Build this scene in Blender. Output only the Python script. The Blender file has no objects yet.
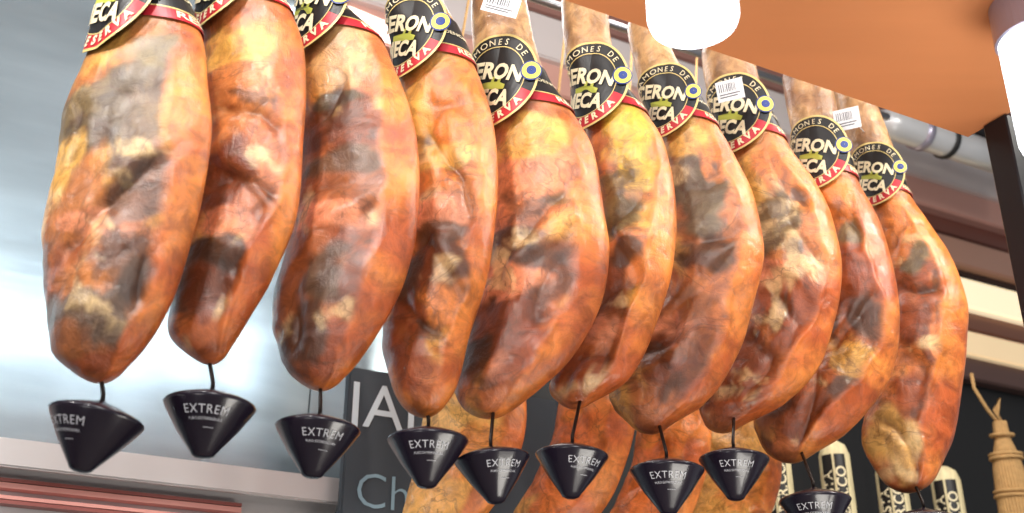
import bpy, bmesh, math, random
from mathutils import Vector, Matrix, noise
random.seed(3)
SC=bpy.context.scene
# ---------------------------------------------------------------- survey helpers
# Photo measurements are turned into metres on the real planes of the shop
# (the vertical plane of the ham rail, the wall plane, the canopy plane).
F=1150.0; TH=math.radians(25); CZ=1.6
cs,sn=math.cos(TH),math.sin(TH)
D=Vector((0.883,0.469,0)).normalized(); N=Vector((-D.y,D.x,0)); P1=Vector((-0.526,1.72,0))
VP=Vector((0,0,CZ)); UP=Vector((0,0,1)); ZC=4.5
def ray(px,py):
    X=(px-512)/F; Y=(256.5-py)/F
    return Vector((X,cs-Y*sn,sn+Y*cs))
def on_plane(px,py,n,p):
    r=ray(px,py); s=(p-VP).dot(n)/r.dot(n); return VP+r*s
def on_row(px,py,off=0): return on_plane(px,py,N,P1+N*off)
def wpt(s,off,z): # metres along rail, metres behind rail, height
    v=P1+D*s+N*off; return Vector((v.x,v.y,z))
def s_of(p): return (p-P1).dot(D)

# ---------------------------------------------------------------- materials
def lin(c):
    return tuple(((v/255)/12.92 if v/255<=0.04045 else ((v/255+0.055)/1.055)**2.4) for v in c[:3])
def mat(name,c,rough=.5,metal=0,emit=None,es=0,coat=0,noise_amt=0,nscale=8,bump=0,stretch=None):
    m=bpy.data.materials.new(name); m.use_nodes=True
    nt=m.node_tree; b=nt.nodes['Principled BSDF']
    col=lin(c)+(1,)
    b.inputs['Base Color'].default_value=col
    b.inputs['Roughness'].default_value=rough; b.inputs['Metallic'].default_value=metal
    b.inputs['Coat Weight'].default_value=coat
    if emit: 
        b.inputs['Emission Color'].default_value=lin(emit)+(1,); b.inputs['Emission Strength'].default_value=es
    if noise_amt or bump:
        tc=nt.nodes.new('ShaderNodeTexCoord'); mp=nt.nodes.new('ShaderNodeMapping')
        nt.links.new(tc.outputs['Object'],mp.inputs[0])
        if stretch: mp.inputs['Scale'].default_value=stretch
        nz=nt.nodes.new('ShaderNodeTexNoise'); nz.inputs['Scale'].default_value=nscale; nz.inputs['Detail'].default_value=6
        nt.links.new(mp.outputs[0],nz.inputs['Vector'])
        mx=nt.nodes.new('ShaderNodeMix'); mx.data_type='RGBA'
        mx.inputs[6].default_value=tuple(v*(1-noise_amt) for v in col[:3])+(1,)
        mx.inputs[7].default_value=tuple(min(1,v*(1+noise_amt)) for v in col[:3])+(1,)
        nt.links.new(nz.outputs['Fac'],mx.inputs[0]); nt.links.new(mx.outputs[2],b.inputs['Base Color'])
        if bump:
            bp=nt.nodes.new('ShaderNodeBump'); bp.inputs['Strength'].default_value=bump; bp.inputs['Distance'].default_value=.01
            nt.links.new(nz.outputs['Fac'],bp.inputs['Height']); nt.links.new(bp.outputs[0],b.inputs['Normal'])
    return m
def ham_mat():
    m=bpy.data.materials.new('cured_ham_skin'); m.use_nodes=True
    nt=m.node_tree; b=nt.nodes['Principled BSDF']; n=nt.nodes.new; L=nt.links.new
    at=n('ShaderNodeAttribute'); at.attribute_name='Col'
    tc=n('ShaderNodeTexCoord'); oi=n('ShaderNodeObjectInfo')
    ad=n('ShaderNodeVectorMath'); ad.operation='ADD'; L(tc.outputs['Object'],ad.inputs[0]); L(oi.outputs['Location'],ad.inputs[1])
    n1=n('ShaderNodeTexNoise'); n1.inputs['Scale'].default_value=26; n1.inputs['Detail'].default_value=10; n1.inputs['Roughness'].default_value=.7; n1.inputs['Distortion'].default_value=.6
    L(ad.outputs[0],n1.inputs['Vector'])
    r1=n('ShaderNodeValToRGB'); r1.color_ramp.elements[0].position=.36; r1.color_ramp.elements[0].color=(.32,.24,.18,1)
    r1.color_ramp.elements[1].position=.6; r1.color_ramp.elements[1].color=(1.2,1.18,1.14,1)
    L(n1.outputs['Fac'],r1.inputs[0])
    mu=n('ShaderNodeMix'); mu.data_type='RGBA'; mu.blend_type='MULTIPLY'; mu.inputs[0].default_value=.65
    L(at.outputs['Color'],mu.inputs[6]); L(r1.outputs[0],mu.inputs[7])
    vo=n('ShaderNodeTexNoise'); vo.inputs['Scale'].default_value=8; vo.inputs['Detail'].default_value=5; vo.inputs['Distortion'].default_value=1.0
    L(ad.outputs[0],vo.inputs['Vector'])
    r2=n('ShaderNodeValToRGB'); e=r2.color_ramp.elements; e[0].position=.475; e[0].color=(0,0,0,1); e[1].position=.5; e[1].color=(1,1,1,1)
    e2=r2.color_ramp.elements.new(.51); e2.color=(0,0,0,1)
    L(vo.outputs['Fac'],r2.inputs[0])
    mf=n('ShaderNodeMath'); mf.operation='MULTIPLY'; L(r2.outputs[0],mf.inputs[0]); L(at.outputs['Alpha'],mf.inputs[1])
    m2=n('ShaderNodeMix'); m2.data_type='RGBA'; m2.inputs[7].default_value=(.10,.03,.008,1)
    L(mf.outputs[0],m2.inputs[0]); L(mu.outputs[2],m2.inputs[6])
    L(m2.outputs[2],b.inputs['Base Color'])
    rr=n('ShaderNodeMapRange'); rr.inputs['To Min'].default_value=.2; rr.inputs['To Max'].default_value=.5
    L(n1.outputs['Fac'],rr.inputs['Value']); L(rr.outputs[0],b.inputs['Roughness'])
    b.inputs['Subsurface Weight'].default_value=.08; b.inputs['Subsurface Radius'].default_value=(.012,.005,.002); b.inputs['Subsurface Scale'].default_value=.5
    b.inputs['Coat Weight'].default_value=.32; b.inputs['Coat Roughness'].default_value=.16
    mp=n('ShaderNodeMapping'); mp.inputs['Scale'].default_value=(1,1,.35); L(ad.outputs[0],mp.inputs[0])
    nf=n('ShaderNodeTexNoise'); nf.inputs['Scale'].default_value=36; nf.inputs['Detail'].default_value=4; L(mp.outputs[0],nf.inputs['Vector'])
    bp=n('ShaderNodeBump'); bp.inputs['Strength'].default_value=.7; bp.inputs['Distance'].default_value=.008
    mm=n('ShaderNodeMath'); mm.operation='MULTIPLY_ADD'; mm.inputs[1].default_value=.65; L(n1.outputs['Fac'],mm.inputs[0]); L(vo.outputs['Fac'],mm.inputs[2])
    m4=n('ShaderNodeMath'); m4.operation='MULTIPLY_ADD'; m4.inputs[1].default_value=.6; L(nf.outputs['Fac'],m4.inputs[0]); L(mm.outputs[0],m4.inputs[2])
    L(m4.outputs[0],bp.inputs['Height']); L(bp.outputs[0],b.inputs['Normal']); L(bp.outputs[0],b.inputs['Coat Normal'])
    return m
M_ham=ham_mat()
M_black=mat('label_black',(26,23,24),.4)
M_red=mat('label_red',(190,34,46),.4)
M_gold=mat('label_gold',(215,190,120),.4)
M_cream=mat('label_cream',(236,222,184),.5)
M_green=mat('label_green',(180,184,76),.45)
M_blue=mat('seal_blue',(40,60,130),.4)
M_yel=mat('seal_yellow',(235,215,90),.4)
M_white=mat('white_print',(228,230,232),.5)
M_ink=mat('tag_ink',(80,80,88),.6)
M_cuptxt=mat('cup_print',(205,205,210),.5)
M_cup=mat('drip_cup_plastic',(27,20,34),.26,coat=.25)
M_rod=mat('dark_rod',(35,25,20),.4,metal=.5)
M_rope=mat('rope_fibre',(190,150,98),.9,noise_amt=.3,nscale=60,bump=.3)
M_steel=mat('brushed_steel',(164,182,192),.24,metal=.7,noise_amt=.4,nscale=2.6,stretch=(.6,1,3),bump=.14)
M_rail=mat('rail_steel',(150,150,155),.3,metal=.9)
M_wood=mat('canopy_wood',(226,146,94),.36,noise_amt=.08,nscale=2,stretch=(1,8,8),coat=.2)
M_woodedge=mat('canopy_edge',(225,165,115),.4)
M_dark=mat('dark_wall',(18,18,20),.6)
M_board=mat('chalkboard_slate',(62,70,78),.7,noise_amt=.3,nscale=5)
M_chalk=mat('chalk',(215,228,236),.9)
M_post=mat('post_black',(20,22,30),.4,metal=.3)
M_lamp=mat('lamp_glass',(250,252,255),.4,emit=(240,248,255),es=5)
M_collar=mat('lamp_collar',(165,160,178),.3,metal=.5)
M_ceil=mat('ceiling_paint',(170,160,158),.7)
M_floor=mat('floor_tile',(140,135,128),.5,noise_amt=.1)
M_paper=mat('parcel_straw',(228,208,164),.8,noise_amt=.4,nscale=70,bump=.4,stretch=(1,1,.25))
M_neon=mat('pink_trim',(228,160,150),.4)
M_maroon=mat('maroon_trim',(150,84,78),.4)
M_duct=mat('duct_metal',(205,207,210),.35,metal=.3,noise_amt=.2,nscale=6)

# ---------------------------------------------------------------- mesh helpers
def link(o,parent=None):
    SC.collection.objects.link(o)
    if parent: o.parent=parent
    return o
def meshobj(name,vs,fs,m,parent=None,smooth=False,loc=None):
    me=bpy.data.meshes.new(name); me.from_pydata([tuple(v) for v in vs],[],fs)
    me.materials.append(m); 
    if smooth: me.polygons.foreach_set('use_smooth',[True]*len(me.polygons))
    me.update()
    o=bpy.data.objects.new(name,me)
    if loc is not None: o.location=loc
    return link(o,parent)
def empty(name,loc=(0,0,0)):
    o=bpy.data.objects.new(name,None); o.location=loc; o.empty_display_size=.05; return link(o)
def wbox(name,s0,s1,o0,o1,z0,z1,m,parent=None,bev=0):
    c=wpt((s0+s1)/2,(o0+o1)/2,(z0+z1)/2); hx,hy,hz=(s1-s0)/2,(o1-o0)/2,(z1-z0)/2
    bm=bmesh.new(); bmesh.ops.create_cube(bm,size=2)
    for v in bm.verts: v.co=Vector((v.co.x*hx,v.co.y*hy,v.co.z*hz))
    if bev: bmesh.ops.bevel(bm,geom=bm.edges[:],offset=bev,segments=2,affect='EDGES')
    me=bpy.data.meshes.new(name); bm.to_mesh(me); bm.free(); me.materials.append(m)
    o=bpy.data.objects.new(name,me); o.location=c; o.rotation_euler=(0,0,math.atan2(D.y,D.x))
    return link(o,parent)
def tube(name,pts,r,m,parent=None,seg=10,taper=None):
    pts=[Vector(p) for p in pts]; vs=[];fs=[]
    for i,p in enumerate(pts):
        t=(pts[min(i+1,len(pts)-1)]-pts[max(i-1,0)]).normalized()
        a=t.cross(Vector((.31,.77,.55))).normalized(); b=t.cross(a)
        rr=r if taper is None else taper[i]
        for k in range(seg):
            th=2*math.pi*k/seg; vs.append(p+(a*math.cos(th)+b*math.sin(th))*rr)
    for i in range(len(pts)-1):
        for k in range(seg):
            k2=(k+1)%seg; fs.append((i*seg+k,i*seg+k2,(i+1)*seg+k2,(i+1)*seg+k))
    fs.append(tuple(range(seg))[::-1]); fs.append(tuple((len(pts)-1)*seg+k for k in range(seg)))
    return meshobj(name,vs,fs,m,parent,True)
def text_flat(s,size,bold=0.0,space=1.0):
    cu=bpy.data.curves.new('t','FONT'); cu.body=s; cu.size=size; cu.align_x='CENTER'; cu.align_y='CENTER'; cu.offset=bold; cu.resolution_u=3; cu.space_character=space
    o=bpy.data.objects.new('t',cu); SC.collection.objects.link(o)
    me=bpy.data.meshes.new_from_object(o)
    vs=[(v.co.x,v.co.y) for v in me.vertices]; fs=[tuple(p.vertices) for p in me.polygons]
    bpy.data.objects.remove(o); bpy.data.curves.remove(cu); bpy.data.meshes.remove(me)
    return vs,fs
def subdiv_disc(r0,r1,seg=56,rings=6):
    vs=[];fs=[]
    for i in range(rings+1):
        r=r0+(r1-r0)*i/rings
        for k in range(seg):
            th=2*math.pi*k/seg; vs.append((r*math.cos(th),r*math.sin(th)))
    for i in range(rings):
        for k in range(seg):
            k2=(k+1)%seg; fs.append((i*seg+k,(i+1)*seg+k,(i+1)*seg+k2,i*seg+k2))
    return vs,fs
def arc_text(s,size,R,a0,a1,flip=False,bold=0):
    vs=[];fs=[]; n=len(s)
    for i,ch in enumerate(s):
        if ch==' ': continue
        a=math.radians(a0+(a1-a0)*(i/(max(1,n-1))))
        v,f=text_flat(ch,size,bold); rot=a-math.pi/2 if not flip else a+math.pi/2
        off=len(vs)
        for x,y in v:
            X=x*math.cos(rot)-y*math.sin(rot)+R*math.cos(a); Y=x*math.sin(rot)+y*math.cos(rot)+R*math.sin(a); vs.append((X,Y))
        fs+= [tuple(q+off for q in g) for g in f]
    return vs,fs

# ---------------------------------------------------------------- hams
O_=(226,130,52);R_=(152,72,34);D_=(74,46,30);G_=(112,98,66);Y_=(232,176,86);K_=(236,150,108);B_=(142,82,42)
DG=(88,72,56); RB=(120,58,30)
H=[
 dict(base=(192,118,62),L=[(0,100),(30,92),(60,80),(100,68),(150,57),(200,50),(250,47),(300,50),(340,53),(365,62),(380,80)],
  R=[(0,180),(30,190),(60,199),(100,202),(150,203),(200,197),(250,188),(300,172),(340,152),(365,133),(380,115)],
  b=[(95,120,34,55,G_),(130,130,28,60,(96,78,58)),(66,170,14,40,Y_),(150,75,44,24,(130,110,72)),(95,228,46,26,K_),(145,205,28,40,(104,64,40)),(115,270,30,24,B_),(100,315,44,42,DG),(70,350,22,26,B_),(90,368,40,14,R_)],lab=(92,-2,.096)),
 dict(base=(196,110,58),L=[(0,200),(50,205),(150,200),(200,190),(250,180),(300,172),(330,170),(350,180),(362,196)],
  R=[(0,276),(30,291),(60,300),(100,301),(150,300),(200,298),(230,292),(260,280),(290,265),(320,247),(345,234),(362,222)],
  b=[(230,180,28,40,RB),(235,110,40,40,(206,130,72)),(190,290,20,40,DG),(215,310,35,30,RB),(240,60,40,20,Y_),(225,235,26,16,K_),(215,260,20,16,D_)],lab=(200,-16,.09)),
 dict(base=(180,104,58),L=[(0,300),(50,300),(150,300),(200,297),(250,285),(290,275),(320,274),(350,280),(370,289),(388,305)],
  R=[(0,340),(20,352),(50,380),(80,392),(110,403),(150,412),(200,414),(250,410),(290,400),(320,386),(350,367),(375,349),(388,335)],
  b=[(350,65,44,34,(214,164,106)),(335,135,55,32,RB),(335,114,26,12,(84,76,56)),(320,290,42,34,DG),(320,225,44,18,K_),(320,350,38,35,R_),(350,170,45,20,(108,80,56)),(300,330,20,50,D_),(370,300,25,40,RB)],lab=(288,14,.092)),
 dict(base=(214,126,60),L=[(0,388),(50,396),(85,402),(120,405),(170,408),(220,408),(260,401),(300,391),(340,385),(370,387),(395,394),(415,408)],
  R=[(0,440),(30,455),(60,468),(90,480),(130,490),(170,494),(220,493),(260,488),(300,479),(340,467),(380,456),(400,450),(415,440)],
  b=[(440,120,40,50,O_),(412,130,16,60,Y_),(430,275,36,46,RB),(440,222,28,16,K_),(406,290,18,38,D_),(402,350,25,55,R_),(440,170,30,15,Y_),(440,244,28,12,(100,62,38))],lab=(393,44,.088)),
 dict(base=(202,116,66),L=[(0,472),(50,474),(90,480),(140,488),(200,490),(250,485),(300,475),(350,465),(380,457),(400,459),(416,474)],
  R=[(0,525),(50,535),(90,550),(120,572),(150,588),(200,598),(250,604),(280,603),(310,596),(340,583),(370,562),(400,528),(416,503)],
  b=[(530,195,50,45,(228,142,94)),(550,272,44,42,(112,62,36)),(520,258,36,14,(88,54,36)),(540,150,40,16,Y_),(500,340,50,50,RB),(512,290,36,17,K_),(478,365,24,35,D_),(560,215,24,12,(150,112,70)),(540,360,30,25,R_)],lab=(500,93,.093)),
 dict(base=(202,116,58),L=[(0,562),(50,566),(90,577),(120,585),(200,596),(280,590),(330,575),(370,558),(390,550),(407,562)],
  R=[(0,606),(50,612),(90,626),(110,641),(140,660),(170,668),(200,672),(240,673),(280,668),(320,657),(350,646),(380,627),(400,602),(407,590)],
  b=[(640,155,38,42,(242,192,64)),(625,228,32,25,G_),(600,300,45,45,RB),(625,262,28,16,D_),(590,380,45,24,R_),(640,310,20,20,Y_),(600,335,25,16,K_),(615,205,16,30,(132,108,66))],lab=(580,96,.09)),
 dict(base=(186,110,64),L=[(30,628),(60,634),(100,645),(130,660),(200,670),(280,664),(330,645),(380,616),(400,612),(420,624),(432,640)],
  R=[(30,664),(60,676),(100,700),(130,718),(150,730),(190,748),(230,757),(260,759),(300,752),(340,741),(370,726),(400,706),(420,680),(432,662)],
  b=[(700,205,40,54,(106,98,78)),(715,262,32,20,D_),(690,145,28,18,Y_),(680,365,60,38,RB),(662,330,35,16,K_),(700,310,35,20,B_),(720,170,20,20,O_)],lab=(654,112,.08)),
 dict(base=(200,120,66),L=[(55,702),(100,710),(160,730),(250,752),(300,750),(350,730),(400,702),(420,700),(431,712)],
  R=[(55,752),(100,765),(150,790),(180,812),(220,830),(260,838),(300,836),(340,826),(370,813),(400,787),(420,755),(431,735)],
  b=[(785,185,38,28,O_),(775,235,34,32,G_),(790,310,35,42,R_),(740,395,45,30,R_),(770,278,20,12,K_),(745,200,18,35,Y_),(740,350,34,25,RB),(795,262,22,12,D_)],lab=(731,124,.09)),
 dict(base=(198,110,58),L=[(80,783),(130,792),(190,805),(250,822),(350,812),(380,772),(420,757),(445,762),(461,780)],
  R=[(80,830),(130,842),(180,857),(210,872),(250,888),(290,896),(330,897),(370,890),(400,873),(430,847),(450,822),(461,805)],
  b=[(840,200,32,30,O_),(850,280,36,30,R_),(868,325,24,20,D_),(850,365,28,16,Y_),(800,425,50,25,RB),(850,240,25,14,G_),(850,395,20,10,D_)],lab=(804,164,.084)),
 dict(base=(206,120,60),L=[(92,835),(150,850),(200,868),(260,886),(320,889),(380,879),(420,868),(450,868),(475,880),(491,898)],
  R=[(92,872),(150,894),(190,907),(220,926),(250,945),(280,958),(310,965),(350,964),(400,958),(440,951),(470,939),(491,922)],
  b=[(910,230,38,34,O_),(915,300,36,50,R_),(932,360,16,60,RB),(900,440,32,32,(210,162,90)),(915,262,20,12,G_),(915,400,30,20,R_)],lab=(856,185,.074)),
]
Z_RAIL=3.64
UA=-17.0
U=Vector((math.cos(math.radians(UA)),math.sin(math.radians(UA)),0)); V=Vector((-U.y,U.x,0)) # V points away from shopper
def interp(tab,z):
    if z>=tab[0][0]: return tab[0][1]
    if z<=tab[-1][0]: return tab[-1][1]
    for i in range(len(tab)-1):
        z0,v0=tab[i]; z1,v1=tab[i+1]
        if z<=z0 and z>=z1:
            t=(z0-z)/(z0-z1) if z0!=z1 else 0
            vm=tab[i-1][1] if i>0 else v0; vp=tab[i+2][1] if i+2<len(tab) else v1
            zm=tab[i-1][0] if i>0 else z0+(z0-z1); zp=tab[i+2][0] if i+2<len(tab) else z1-(z0-z1)
            m0=(v1-vm)/(zm-z1)*(z0-z1); m1=(vp-v0)/(z0-zp)*(z0-z1)
            t2=t*t;t3=t2*t
            return (2*t3-3*t2+1)*v0+(t3-2*t2+t)*m0+(-2*t3+3*t2)*v1+(t3-t2)*m1
def smooth(x): x=max(0,min(1,x)); return x*x*(3-2*x)
class Ham: pass
def build_ham(h,idx,clean=False):
    cx=(min(x for y,x in h['L'])+max(x for y,x in h['R']))/2
    P=on_row(cx,250); P.z=0
    vn=P.normalized(); pp=Vector((vn.y,-vn.x,0))
    def loc(x,y):
        q=on_plane(x,y,vn,P); return (q-P).dot(pp),q.z
    Lt=[];Rt=[]
    for y,x in h['L']: p,z=loc(x,y); Lt.append((z,p))
    for y,x in h['R']: p,z=loc(x,y); Rt.append((z,p))
    zt=min(Lt[0][0],Rt[0][0])
    cl=(Lt[-1][1]+Rt[-1][1])/2; hwl=(Rt[-2][1]-Lt[-2][1])/2*.93
    Lt[-1]=(Lt[-1][0],cl-hwl); Rt[-1]=(Rt[-1][0],cl+hwl)
    zb=(Lt[-1][0]+Rt[-1][0])/2-.004
    c0=(Lt[0][1]+Rt[0][1])/2; w0=(Rt[0][1]-Lt[0][1])/2
    zh=max(3.16,zt+.1)
    ext=[(zh+.09,c0,.012),(zh+.085,c0,.026),(zh+.05,c0,.034),(zh+.01,c0,.029),(zt+(zh-zt)*.5,c0,min(w0*.8,.045))]
    Lt=[(z,c-w) for z,c,w in ext]+[q for q in Lt if q[0]<zt+(zh-zt)*.45]
    Rt=[(z,c+w) for z,c,w in ext]+[q for q in Rt if q[0]<zt+(zh-zt)*.45]
    dl=math.atan2(pp.x*U.y-pp.y*U.x,pp.dot(U)); cd,sd=math.cos(dl),math.sin(dl)
    ztop=zh+.09
    def ring(z):
        l,r=interp(Lt,z),interp(Rt,z); hw=max(.004,(r-l)/2)
        cap=.06; tb=(z-zb)/cap
        if tb<1: hw*=(max(0.0,1-(1-max(tb,0))**2.3))**.55*.99+.01
        b=.061*math.tanh(hw*1.02/.061)
        a=math.sqrt(max(hw*hw-(b*sd)**2,(.3*hw)**2))/cd
        return P+pp*((l+r)/2),a,b,hw
    o=Ham(); o.P=P; o.ring=ring; o.zb=zb; o.pp=pp; o.loc=loc; o.vn=vn
    lx,lz=loc(h['lab'][0],h['lab'][1]); zlab=lz; o.zlab=lz; o.lr=h['lab'][2]
    NR,NS=200,160; vs=[];cols=[];fs=[]
    blobs=[]
    for (x,y,rx,ry,c) in h['b']:
        p,z=loc(x,y); p2,z2=loc(x+rx,y+ry); blobs.append((p,z,abs(p2-p),abs(z2-z),Vector(lin(c))))
    base=Vector(lin(h['base'])); rind=Vector(lin((230,136,56))); rind2=Vector(lin((190,90,38))); shank=Vector(lin((200,160,112))); shank2=Vector(lin((140,100,66))); hoof=Vector(lin((120,100,70))); redd=Vector(lin((150,68,32))); yel=Vector(lin((232,174,86))); crust=Vector(lin((70,42,26))); fat=Vector(lin((240,206,150)))
    so=Vector((idx*7.3,idx*3.1,idx*1.7))
    zmid=zb+.28; nz=noise.noise
    def fbm(p):
        return nz(p)+.5*nz(p*2.1+so)+.28*nz(p*4.3)+.16*nz(p*9.1+so)
    for i in range(NR+1):
        t=i/NR
        z=ztop+(zb-ztop)*t
        if i>NR-14: z=zb+.062*((NR-i)/14)**1.8 if i<NR else zb
        c,a,b,hw=ring(z)
        sb=.5+.4*nz(Vector((idx*3.3,0,z*4)))+.2*nz(Vector((idx,5,z*11)))
        ramp_=.2+.8*smooth(.5+1.8*nz(Vector((idx*9.1,2,z*7))))
        zf=zb+.30+.05*nz(Vector((idx*4.1,0,0)))   # flap fold sweeping across the flesh face
        for k in range(NS):
            th=2*math.pi*k/NS; ct,st=math.cos(th),math.sin(th)
            q=1.0+.03*math.cos(2*th)**2
            dirv=U*(a*ct*q)+V*(b*st*q)
            p=c+dirv; p=Vector((p.x,p.y,z))
            m=smooth((zlab-.07-z)/.14)*smooth((z-zb)/.04)
            s_=(p-P).dot(pp); snn=((p-c).dot(pp))/max(hw,.01)
            wp=p+Vector((nz(p*6+so),nz(p*6-so),nz(p*6+so*2)))*.05
            front=smooth(.6-st*3); mid=front*smooth((1-abs(snn))*2.2)
            sbl=sb+.12*nz(p*20+so)
            fl=smooth((sbl-snn)*6+.4)*front
            ridge=math.exp(-((snn-sbl)/.10)**2)*front*ramp_
            rz=1-abs(nz(wp*5.5+so*2))*2.6    # folded creases
            fold=(z-zf)+.10*snn*(1 if idx%2 else -1)+.03*nz(p*9+so)
            fs_=math.tanh(fold/.012)*math.exp(-(fold/.07)**2)
            nd=nz(p*5+so)*.005+nz(wp*10+so)*.009*(.3+.7*fl)+(-max(0,rz)**2.5*.013+.003)*mid*(.3+.7*fl)+nz(wp*30)*.0026*fl+.0045*ridge+fs_*.007*mid*fl+.003-.005*mid*fl
            nm=dirv.normalized() if dirv.length>1e-6 else UP
            p2=p+nm*(nd*m*min(1,hw/.05))
            vs.append(p2-P)
            w1=fbm(wp*8+so*1.3); w2=nz(wp*30+so)
            col=base.lerp(redd,smooth(.38+w1*.9+(zmid-z)*.9)*(.45 if clean else .8))
            col=col.lerp(yel,smooth((fbm(wp*6+so*2.2)-.12)*2.4)*.72)
            if front>0:
                for (bp,bz,brx,brz,bc) in blobs:
                    dx=(s_+nz(p*12+so)*.025-bp)/brx; dz_=(z+nz(p*12-so)*.025-bz)/brz
                    d=math.hypot(dx,dz_)
                    if d<2.4:
                        w=smooth((1.14-d+w1*.65+w2*.2)*2.4)
                        if w>0: col=col.lerp(bc,w*.9)
                if not clean:
                    cr=smooth((fbm(wp*11+so*4)-.28)*3)*.65*fl+max(0,rz-.6)*1.0*mid*fl
                    col=col.lerp(crust,min(.85,cr*m))
                    ft=smooth((fbm(wp*10-so*3)-.34)*3)*.6*m*fl
                    col=col.lerp(fat,ft)
            rc=rind.lerp(rind2,smooth(.5+w1*.9+(zmid-z)*.6))
            col=col.lerp(rc,(1-fl)*.85 if front>0 else .85)
            ws=smooth((z-zlab+.10)/.1); col=col.lerp(shank.lerp(shank2,smooth(.4+w1)),ws*.95)
            wh=smooth((z-zh-.02)/.03); col=col.lerp(hoof,wh)
            cols.append((max(0,col.x),max(0,col.y),max(0,col.z),.1+.4*fl*m))
    for i in range(NR):
        for k in range(NS):
            k2=(k+1)%NS; fs.append((i*NS+k,(i+1)*NS+k,(i+1)*NS+k2,i*NS+k2))
    fs.append(tuple(range(NS))); fs.append(tuple(NR*NS+k for k in range(NS))[::-1])
    ob=meshobj('cured_ham',vs,fs,M_ham,None,True,P)
    ca=ob.data.color_attributes.new('Col','FLOAT_COLOR','POINT')
    flat=[x for c in cols for x in c]; ca.data.foreach_set('color',flat)
    o.ob=ob; o.ztop=ztop
    return o
LN=Vector((-.70,-.714,0)).normalized(); LT=Vector((-LN.y,LN.x,0))   # label normal / its rightward tangent
LA=math.atan2(LN.y,LN.x)
def hamr(h,dv,z):
    c,a,b,hw=h.ring(z); be=math.atan2(dv.dot(V),dv.dot(U))
    return c,1/math.sqrt((math.cos(be)/(a*1.035))**2+(math.sin(be)/(b*1.035))**2)
def wrap_plate(h,x,y,off):
    """stiff paper seal: gently bent plate resting on the shank"""
    y=y*1.16; z=h.zlab+y; Rb=.105
    c0,r0=hamr(h,LN,h.zlab)
    p=c0+LT*(Rb*math.sin(x/Rb))+LN*(r0+.003-Rb*(1-math.cos(x/Rb)))
    c,a,b,hw=h.ring(z); dv=Vector((p.x-c.x,p.y-c.y,0)); L=dv.length; dv.normalize()
    _,rr=hamr(h,dv,z); L=max(L,rr+.002)+off
    return Vector((c.x+dv.x*L,c.y+dv.y*L,z))-h.P
def wrap_band(h,x,y,off):
    z=h.zlab+y; al=LA+x/.062; dv=Vector((math.cos(al),math.sin(al),0))
    c,rr=hamr(h,dv,z); L=rr+off+.0015; return Vector((c.x+dv.x*L,c.y+dv.y*L,z))-h.P
def add_wrapped(h,name,geo,m,off,tilt=0,fn=wrap_plate):
    vs,fs=geo; ct,st=math.cos(tilt),math.sin(tilt)
    return meshobj(name,[fn(h,x*ct-y*st,x*st+y*ct,off) for x,y in vs],fs,m,h.ob,False)
def xf(geo,sc=1,dx=0,dy=0):
    return [(x*sc+dx,y*sc+dy) for x,y in geo[0]],geo[1]
def join_geo(gs):
    vs=[];fs=[]
    for v,f in gs:
        o=len(vs); vs+=v; fs+=[tuple(i+o for i in g) for g in f]
    return vs,fs
def sector(r0,r1,a0,a1,n=30,rings=3):
    vs=[];fs=[]
    for i in range(rings+1):
        r=r0+(r1-r0)*i/rings
        for k in range(n+1):
            a=math.radians(a0+(a1-a0)*k/n); vs.append((r*math.cos(a),r*math.sin(a)))
    for i in range(rings):
        for k in range(n):
            q=i*(n+1)+k; fs.append((q,q+n+1,q+n+2,q+1))
    return vs,fs
A_disc=subdiv_disc(0.001,1,64,8); A_ring=subdiv_disc(.95,1.0,64,1); A_rin=subdiv_disc(.70,.72,64,1)
A_t1=xf(text_flat('CERON',.44,.018),1,-.10,.17); A_t2=xf(text_flat('MECA',.44,.018),1,-.04,-.36)
A_arc=arc_text('JAMONES DE',.19,.81,152,45)
A_red=sector(.72,.95,-165,-5,40); A_res=arc_text('RESERVA',.22,.83,-122,-34,True,.01)
cst=[(-.34,-.2),(.34,-.2),(.34,-.1),(.2,-.07),(.2,.0),(.12,.0),(.12,-.06),(.02,-.06),(.02,.04),(-.06,.04),(-.06,-.06),(-.2,-.08),(-.34,-.1)]
A_castle=([(x,y+.03) for x,y in cst],[tuple(range(13))])
def grid(x0,x1,y0,y1,nx,ny):
    vs=[(x0+(x1-x0)*i/nx,y0+(y1-y0)*j/ny) for j in range(ny+1) for i in range(nx+1)]
    fs=[(j*(nx+1)+i,j*(nx+1)+i+1,(j+1)*(nx+1)+i+1,(j+1)*(nx+1)+i) for j in range(ny) for i in range(nx)]
    return vs,fs
T_res=text_flat('RESERVA',1,.02); T_orig=text_flat('DENOMINACION DE ORIGEN',1,.01)
hams=[]
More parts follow.
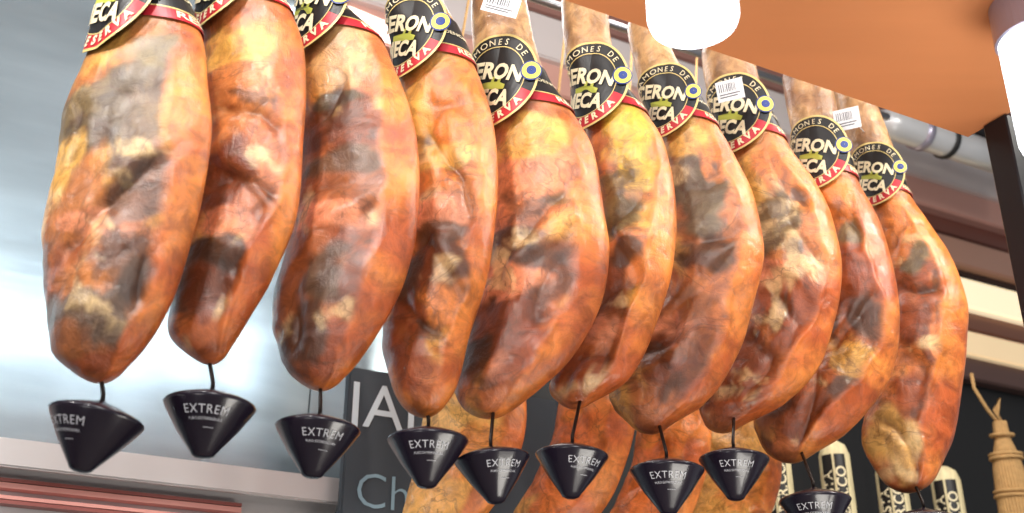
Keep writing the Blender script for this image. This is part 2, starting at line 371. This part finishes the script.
for i,hd in enumerate(H):
    h=build_ham(hd,i); hams.append(h); r=h.lr
    full=math.pi*2*.062
    til=-math.radians(22)
    def skew(geo): return [(x,y-.16*x) for x,y in geo[0]],geo[1]
    add_wrapped(h,'label_band',skew(grid(0,full*.6,-r*.25,r*.62,60,8)),M_black,.0015,0,wrap_band)
    add_wrapped(h,'label_band_border',skew(grid(0,full*.6,-r*.5,-r*.25,60,3)),M_red,.0015,0,wrap_band)
    add_wrapped(h,'label_band_gold',skew(grid(0,full*.6,-r*.27,-r*.24,60,1)),M_gold,.0022,0,wrap_band)
    bt=join_geo([xf(T_res,r*.2,x,-r*.39) for x in (r*1.45,r*2.5)]+[xf(T_orig,r*.13,r*1.8,r*.1)])
    add_wrapped(h,'label_band_text',skew(bt),M_cream,.0035,0,wrap_band)
    add_wrapped(h,'label_disc',xf(A_disc,r),M_black,.003)
    add_wrapped(h,'label_rim',xf(A_ring,r),M_gold,.0045)
    add_wrapped(h,'label_inner_ring',xf(A_rin,r),M_gold,.0052)
    add_wrapped(h,'label_red_arc',xf(A_red,r),M_red,.0042,til)
    add_wrapped(h,'label_text_main',xf(join_geo([A_t1,A_t2]),r),M_cream,.0065,til)
    add_wrapped(h,'label_text_arc',xf(A_arc,r),M_cream,.006,til*.6)
    add_wrapped(h,'label_text_lower',xf(A_res,r),M_cream,.006,til*.6)
    add_wrapped(h,'label_castle',xf(A_castle,r),M_green,.006,til)
    sx,sy=r*.83,r*.02
    for nm,rr,m,of in (('seal_blue',.22,M_blue,.0075),('seal_yellow',.19,M_yel,.0083),('seal_core',.10,M_blue,.0091)):
        add_wrapped(h,nm,xf(subdiv_disc(.001,rr*r,24,2),1,sx,sy),m,of)
    c,_,_,_=h.ring(h.ztop-.05)
    top=P1+D*s_of(h.P); cx=c-h.P
    tp=Vector((top.x,top.y,0))-h.P
    a0=Vector((cx.x,cx.y,h.ztop-.05))
    loop=[a0+Vector((.033*math.cos(t),.033*math.sin(t),.004*math.sin(2*t))) for t in [k*math.pi/8 for k in range(17)]]
    tube('rope_loop',loop,.005,M_rope,h.ob,8)
    for sg in (1,-1): tube('hanging_rope',[a0+Vector((.03*sg,0,.0)),a0+Vector((.012*sg,0,.1)),Vector((tp.x,tp.y,Z_RAIL-.018))],.004,M_rope,h.ob,8)

rail=empty('hanging_rail',wpt(.7,0,Z_RAIL))
def prot(o,par):
    o.parent=par; o.matrix_parent_inverse=Matrix.Translation(-Vector(par.location)); return o
prot(tube('rail_bar',[wpt(-.5,0,Z_RAIL),wpt(1.9,0,Z_RAIL)],.012,M_rail),rail)
for s in (-.45,.66,1.85): prot(tube('rail_hanger',[wpt(s,0,Z_RAIL),wpt(s,0,ZC)],.009,M_rail),rail)

# ---------------------------------------------------------------- drip cups
CUP=[(97,417,.96,-46,9),(210,405,.97,-4,2),(318,428,.94,10,3),(428,440,.94,2,0),(492,459,.89,22,-6),
     (572,455,.90,28,3),(667,470,.95,2,1),(734,459,.93,6,2),(815,500,.97,-2,0),(925,520,1.0,5,3)]
def revolve(prof,seg=48):
    vs=[];fs=[]
    for r,z in prof:
        for k in range(seg):
            t=2*math.pi*k/seg; vs.append((r*math.cos(t),r*math.sin(t),z))
    for i in range(len(prof)-1):
        for k in range(seg):
            k2=(k+1)%seg; fs.append((i*seg+k,(i+1)*seg+k,(i+1)*seg+k2,i*seg+k2))
    return vs,fs
prof=[(.001,.026),(.006,.026),(.010,.0235),(.04,.0145),(.068,.004),(.0735,.0005),(.0745,-.002),(.0725,-.006),(.047,-.045),(.021,-.079),(.017,-.085),(.011,-.088),(.001,-.089)]
T_ex=text_flat('EXTREM',.0175,-.0001,1.12); T_sm=text_flat('PURO EXTREMADURA',.0056,0,1.05)
for i,(x,y,sc,yaw,lean) in enumerate(CUP):
    c=on_row(x,y); hm=hams[i]
    vs,fs=revolve(prof); ob=meshobj('drip_cup',vs,fs,M_cup,None,True,c)
    cw=hm.ring(hm.zb+.04)[0]
    tocam=math.atan2(-c.y,-c.x)+math.radians(yaw)
    ob.scale=(sc,)*3; ob.rotation_euler=(0,math.radians(lean),0)
    def cone(x,y,off):
        if y>-.045: k=(-.006-y)/.039; r=.0725+(.047-.0725)*k
        else: k=(-.045-y)/.034; r=.047+(.021-.047)*k
        al=tocam+x/.058
        r+=off; return Vector((r*math.cos(al),r*math.sin(al),y))
    meshobj('cup_text',[cone(px,py-.025,.0014) for px,py in T_ex[0]],T_ex[1],M_cuptxt,ob)
    meshobj('cup_small_text',[cone(px,py-.038,.0014) for px,py in T_sm[0]],T_sm[1],M_cuptxt,ob)
    gv,gf=grid(-.003,.018,-.050,-.0493,10,1); meshobj('cup_line',[cone(px,py,.0014) for px,py in gv],gf,M_cuptxt,ob)
    R=Matrix.Rotation(math.radians(lean),3,'Y')
    bot=c+R@Vector((0,0,.0275*sc))
    tube('drip_rod',[bot-hm.P,(bot+Vector((0,0,.01)))-hm.P,Vector((cw.x,cw.y,hm.zb+.05))-hm.P],.0034,M_rod,hm.ob,8)

# ---------------------------------------------------------------- price tags
def price_tag(px,py,w,hh,rot,hm):
    p=on_row(px,py,-.085); n=(VP-p); n.z=0; n.normalize(); n=Vector((n.x-.15,n.y,-.25)).normalized()
    xax=UP.cross(n).normalized(); yax=n.cross(xax)
    c,s=math.cos(rot),math.sin(rot); X=xax*c+yax*s; Y=-xax*s+yax*c
    def q(a,b,o): return p+X*a+Y*b+n*o-hm.P
    bx=[(-w,-hh),(w,-hh),(w,hh),(-w,hh)]
    vs=[q(a,b,0) for a,b in bx]+[q(a,b,-.001) for a,b in bx]
    meshobj('price_tag',vs,[(0,1,2,3),(7,6,5,4),(0,4,5,1),(1,5,6,2),(2,6,7,3),(3,7,4,0)],M_white,hm.ob)
    vs=[];fs=[];x=-w*.8
    rnd=random.Random(5)
    while x<w*.5:
        b=rnd.uniform(.03,.07)*w; k=len(vs)
        vs+=[q(x,-hh*.1,.0006),q(x+b,-hh*.1,.0006),q(x+b,hh*.7,.0006),q(x,hh*.7,.0006)]; fs.append((k,k+1,k+2,k+3)); x+=b+rnd.uniform(.05,.1)*w
    for j,l in ((-.35,.7),(-.6,.5)):
        k=len(vs); vs+=[q(-w*.8,hh*(j-.05),.0006),q(w*l,hh*(j-.05),.0006),q(w*l,hh*(j+.05),.0006),q(-w*.8,hh*(j+.05),.0006)]; fs.append((k,k+1,k+2,k+3))
    meshobj('tag_barcode',vs,fs,M_ink,hm.ob)
    sh=hm.ring(p.z+.05)[0]-hm.P; tube('tag_string',[q(0,hh*.9,.0),Vector((sh.x,sh.y,p.z+.06))],.0012,M_white,hm.ob,6)
price_tag(501,5,.038,.020,-.35,hams[4]); price_tag(730,90,.030,.024,.05,hams[7]); price_tag(847,119,.030,.026,0,hams[9])

# ---------------------------------------------------------------- second row of hams
import copy
v1=copy.deepcopy(H[4]); v1['base']=(238,178,94); v1['b']=[(520,250,70,60,(242,188,104)),(500,330,60,50,(240,176,90)),(560,300,40,30,(230,146,66))]
v2=copy.deepcopy(H[7]); v2['base']=(234,142,72); v2['b']=[(790,260,50,50,(236,146,72)),(760,340,60,60,(230,124,58)),(770,250,20,14,(240,184,106))]
BV=[build_ham(v1,21,True),build_ham(v2,33,True)]
R2=[(463,448,0,.02,.96),(578,455,1,.03,1.0),(656,468,1,.0,.96),(731,478,0,-.0,.85)]
RO=.54
rail2=empty('hanging_rail',wpt(.9,RO,3.3))
zr2=3.64
for j,(x,y,src,dz,sc) in enumerate(R2):
    q=on_row(x,y,RO); hs=BV[src]
    if j<2: ob=hs.ob
    else: ob=bpy.data.objects.new('cured_ham',hs.ob.data); link(ob)
    ob.scale=(sc,)*3
    wz=(hs.zb+.27)*sc; ob.location=(q.x,q.y,q.z-wz+dz)
    cr=hs.ring(hs.ztop-.03)[0]-hs.P
    tube('hanging_rope',[Vector((cr.x,cr.y,hs.ztop-.03)),Vector((0,0,(zr2-.018-ob.location.z)/sc))],.004,M_rope,ob,8)
prot(tube('rail_bar',[wpt(-.2,RO,zr2),wpt(2.3,RO,zr2)],.012,M_rail),rail2)
for s in (-.1,2.2): prot(tube('rail_hanger',[wpt(s,RO,zr2),wpt(s,RO,ZC)],.009,M_rail),rail2)

# ---------------------------------------------------------------- room shell
def zy(x,y,off): return on_row(x,y,off).z
WO=1.25
sL,sR=-2.6,5.0
z_f0=zy(1000,385,WO-.05)
wbox('wall_back',sL,sR,WO,WO+.1,0,ZC,M_dark)
spl=s_of(on_row(420,420,WO-.03)); sfa=s_of(on_row(338,60,WO-.05))
st=empty('steel_wall_cladding',wpt(0,WO,2))
prot(wbox('steel_panel',sL,sfa-.002,WO-.03,WO-.001,.9,ZC-.01,M_steel,bev=.002),st)
prot(wbox('steel_panel_return',sfa+.002,max(spl,sfa+.2),WO-.03,WO-.001,.9,z_f0-.004,M_steel,bev=.002),st)
fa=empty('ventilation_fascia',wpt(1,WO,3))
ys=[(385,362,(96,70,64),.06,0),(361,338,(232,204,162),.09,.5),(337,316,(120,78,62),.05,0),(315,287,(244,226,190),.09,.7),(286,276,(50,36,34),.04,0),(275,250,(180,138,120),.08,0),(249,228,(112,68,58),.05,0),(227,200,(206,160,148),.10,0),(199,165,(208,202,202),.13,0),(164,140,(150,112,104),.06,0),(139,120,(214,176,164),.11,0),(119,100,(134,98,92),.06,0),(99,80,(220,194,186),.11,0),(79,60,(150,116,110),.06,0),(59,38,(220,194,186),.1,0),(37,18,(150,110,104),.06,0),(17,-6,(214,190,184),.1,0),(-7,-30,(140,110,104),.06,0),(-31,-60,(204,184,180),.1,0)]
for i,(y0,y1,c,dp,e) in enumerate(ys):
    m=mat('fascia_slat',c,.3,metal=.3,noise_amt=.08,nscale=2,emit=c if e else None,es=e*1.1)  # cream slats emit: warm light reflections put into the material, not lamps
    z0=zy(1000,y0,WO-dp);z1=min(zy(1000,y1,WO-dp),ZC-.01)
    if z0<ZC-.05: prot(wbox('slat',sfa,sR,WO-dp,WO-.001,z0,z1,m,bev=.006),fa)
wbox('ceiling',sL,sR,-3.6,WO+.1,ZC,ZC+.1,M_ceil)
wbox('floor',sL,sR,-3.6,WO+.1,-.1,0,M_floor)
wbox('wall_left',sL-.1,sL,-3.6,WO+.1,0,ZC,M_ceil)
# steel shelf with trim strips
zs=zy(100,457,.95); se=s_of(on_row(365,492,.95))
sh=empty('steel_shelf',wpt(-.3,1,zs))
M_shelf=mat('shelf_steel',(200,196,196),.35,metal=.3)
prot(wbox('shelf_board',sL+.01,se,.95,WO-.031,zs-.02,zs+.012,M_shelf,bev=.004),sh)
prot(wbox('shelf_lip',sL+.01,se,.93,.95,zs-.05,zs+.014,M_shelf,bev=.004),sh)
prot(wbox('shelf_back',sL+.02,se-.05,1.02,1.05,zs-.4,zs-.021,M_shelf),sh)
for a,b,m in ((-.070,-.062,M_maroon),(-.084,-.072,M_neon),(-.108,-.100,M_neon),(-.118,-.110,M_maroon)):
    prot(wbox('shelf_trim',sL+.02,se-.3,.985,1.019,zs+a,zs+b,m),sh)
# chalkboard
BO=.86
q0=on_row(350,366,BO); q1=on_row(352,520,BO)
s0=s_of(q0); cb=empty('chalkboard',wpt(s0+.6,BO,2))
prot(wbox('board',s0,s0+.62,BO,BO+.03,q1.z-.25,q0.z,M_board,bev=.004),cb)
def wall_text(s,size,px,py,off,m,par,bold=.001):
    v,f=text_flat(s,size,bold); mn=min(x for x,y in v)
    o=on_row(px,py,off)
    ob=meshobj('chalk_lettering',[o+D*(x-mn)+UP*y for x,y in v],f,m); prot(ob,par)
wall_text('JAM',.165,344,404,BO-.003,M_chalk,cb,.0)
wall_text('Char',.125,357,491,BO-.003,mat('chalk_faint',(140,168,182),.9),cb,-.0012)
# ---------------------------------------------------------------- wrapped parcels lower right
PO=.8
for (x,y) in [(772,436),(832,440),(888,458),(943,466)]:
    t=on_row(x,y,PO); par=empty('dried_sausage_parcel',t)
    pf=[(.002,0),(.014,-.004),(.036,-.02),(.046,-.05),(.047,-.2),(.044,-.42),(.03,-.47),(.003,-.48)]
    vs,fs=revolve(pf,28); meshobj('parcel_body',vs,fs,M_paper,par,True)
    al=math.atan2(-t.y,-t.x)
    def cy(px,py,r): a=al+px/.047; return Vector((r*math.cos(a),r*math.sin(a),py))
    for xx,tx in ((.016,'IBERICO'),(-.024,'CASTA')):
        gv,gf=grid(xx-.0165,xx+.0165,-.36,-.055,8,10)
        meshobj('parcel_label',[cy(a,b,.0482) for a,b in gv],gf,M_black,par)
        v,f=text_flat(tx,.042,.0008)
        meshobj('parcel_text',[cy(xx-b,a-.17,.0495) for a,b in v],f,M_cream,par)
    tube('parcel_cord',[(0,0,-.002),(0,0,.3)],.003,M_rod,par,8)
t=on_row(1000,425,PO-.1); par=empty('esparto_bundle',t)
for k in range(30):
    a=2*math.pi*k/30; r0=.012+.006*random.random()
    pts=[(r0*math.cos(a),r0*math.sin(a),.01)]
    for j in range(1,9):
        rr=[.02,.034,.042,.044,.046,.047,.048,.048][j-1]
        pts.append((rr*math.cos(a+j*.05),rr*math.sin(a+j*.05),-.05*j))
    tube('straw',pts,.0055,M_rope,par,6)
for z,r in ((-.035,.034),(-.10,.048),(-.112,.048),(-.22,.053),(-.235,.053)):
    tube('binding_cord',[(r*math.cos(k*math.pi/10),r*math.sin(k*math.pi/10),z+.004*math.sin(k*math.pi/10)) for k in range(21)],.006,M_rope,par,8)
top=on_row(974,388,PO-.1)-t
tube('hanging_cord',[(0,0,0),(top.x*.5,top.y*.5,top.z*.4),top,top+Vector((.0,.0,.05))],.006,M_rope,par,8)
tube('hanging_cord_b',[(0.01,0,0),(-.01,0,.05),(.012,0,.09),(-.004,0,.03)],.006,M_rope,par,8)
# ---------------------------------------------------------------- wooden canopy with lamps
ZP=2.78
A=on_plane(968,137,UP,Vector((0,0,ZP)))
E=Vector((.47,-.883,0)).normalized(); ln,wd=1.35,1.15; th=.035
cor=[A,A-D*ln,A-D*ln+E*wd,A+E*wd]
can=empty('wooden_canopy',(A+E*.5-D*.6))
vs=[v.copy() for v in cor]+[v+UP*th for v in cor]
prot(meshobj('canopy_board',vs,[(0,1,2,3),(7,6,5,4)],M_wood),can)
prot(meshobj('canopy_edging',vs,[(0,4,5,1),(1,5,6,2),(2,6,7,3),(3,7,4,0)],M_woodedge),can)
for d,e in ((ln*.95,.15),(ln*.95,1.05),(.05,1.05),(.12,.5)):
    b=A-D*d+E*e+UP*th; prot(tube('canopy_hanger',[b,Vector((b.x,b.y,ZC))],.008,M_rail),can)
def lamp(name,top_xy,zb,r,col=.055):
    zt=ZP-.001; par=empty(name,(top_xy[0],top_xy[1],zt))
    hgt=zt-zb
    vs,fs=revolve([(.001,0),(r*.98,0),(r*1.0,-col),(r*.92,-col-.002)],40); meshobj('lamp_collar',vs,fs,M_collar,par,False)
    vs,fs=revolve([(r*.93,-col+.005),(r*.93,-hgt+.015),(r*.88,-hgt+.004),(r*.8,-hgt),(.001,-hgt)],40); meshobj('lamp_diffuser',vs,fs,M_lamp,par,True)
q=on_plane(694,26,UP,Vector((0,0,2.56))); lamp('ceiling_lamp',(q.x,q.y),2.56,.068)
lamp('ceiling_lamp',(.855,1.545),2.51,.066,.07)
pc=Vector((.955,1.915,0))
bm=bmesh.new(); bmesh.ops.create_cube(bm,size=1)
for v in bm.verts: v.co=Vector((v.co.x*.055,v.co.y*.055,v.co.z*ZP))
bmesh.ops.bevel(bm,geom=bm.edges[:],offset=.003,segments=1,affect='EDGES')
me=bpy.data.meshes.new('canopy_post'); bm.to_mesh(me); bm.free(); me.materials.append(M_post)
po=bpy.data.objects.new('canopy_post',me); po.location=(pc.x,pc.y,ZP/2-.001); po.rotation_euler=(0,0,math.atan2(D.y,D.x)); link(po)
du=empty('air_duct',wpt(2.4,.8,3.4))
q=on_row(905,128,.8)
prot(tube('duct_body',[q+D*a for a in (-.12,-.06,.3,.6)],.07,M_duct,None,24,[.04,.06,.06,.06]),du)
prot(tube('duct_collar',[q+D*.06,q+D*.09],.068,M_collar,None,24),du)
prot(tube('duct_collar_b',[q+D*.2,q+D*.22],.068,M_dark,None,24),du)
prot(tube('duct_pipe',[q+D*.0+UP*.10,q+D*.3+UP*.11,q+D*.7+UP*.10],.035,M_dark,None,16),du)
prot(tube('duct_strap',[q+D*.25,q+D*.25+UP*(ZC-q.z)],.008,M_rail),du)

# ---------------------------------------------------------------- light
def area(name,loc,tgt,sx,sy,pw,col):
    l=bpy.data.lights.new(name,'AREA'); l.shape='RECTANGLE'; l.size=sx; l.size_y=sy; l.energy=pw; l.color=col
    o=bpy.data.objects.new(name,l); o.location=loc; o.rotation_euler=(Vector(tgt)-Vector(loc)).to_track_quat('-Z','Y').to_euler(); link(o)
area('key_light_left',(-1.7,.6,3.5),(0,2,2.5),.2,.2,30,(1,.97,.93))  # added unseen key, small for sharp highlights on the hams
area('key_light_mid',(-.65,.6,3.5),(.2,2.1,2.5),.2,.2,23,(1,.97,.93))  # second added key for crisp highlights, no fixture modelled
area('shop_spot_right',(1.9,1.5,3.6),(.3,2.1,2.6),.25,.25,42,(1,.95,.85))
area('front_fill',(.6,-1.2,2.4),(.2,2.1,2.5),.8,.4,24,(1,.97,.93))  # added fill from the viewer's side, lifts the ham fronts
area('shop_light_wall',(.75,.35,3.75),(-1.1,2.9,2.6),1.6,.16,27,(.9,.96,1))
area('shop_light_rear',(.5,2.7,3.9),(.4,2.4,2.0),2.4,.4,28,(1,.97,.94))
area('low_fill',(-1.2,-.6,1.0),(-.1,2.1,2.5),.8,.5,9,(1,.98,.95))  # added fill from below, no lamp stands here
area('back_row_fill',(1.0,1.5,1.2),(.5,2.6,2.3),1.2,.3,15,(1,.95,.87))  # unseen fill added to brighten the second row of hams
w=bpy.data.worlds.new('shop_ambient'); SC.world=w; w.use_nodes=True
w.node_tree.nodes['Background'].inputs[0].default_value=(.94,.97,1,1); w.node_tree.nodes['Background'].inputs[1].default_value=.34
cam=bpy.data.cameras.new("camera"); co=bpy.data.objects.new("camera",cam); link(co)
cam.sensor_width=36; cam.lens=F/1024*36; co.location=VP; co.rotation_euler=(math.radians(115),0,0); cam.clip_start=.02
cam.dof.use_dof=True; cam.dof.focus_distance=2.3; cam.dof.aperture_fstop=3.2
SC.camera=co
try: SC.view_settings.view_transform='Standard'
except Exception: pass
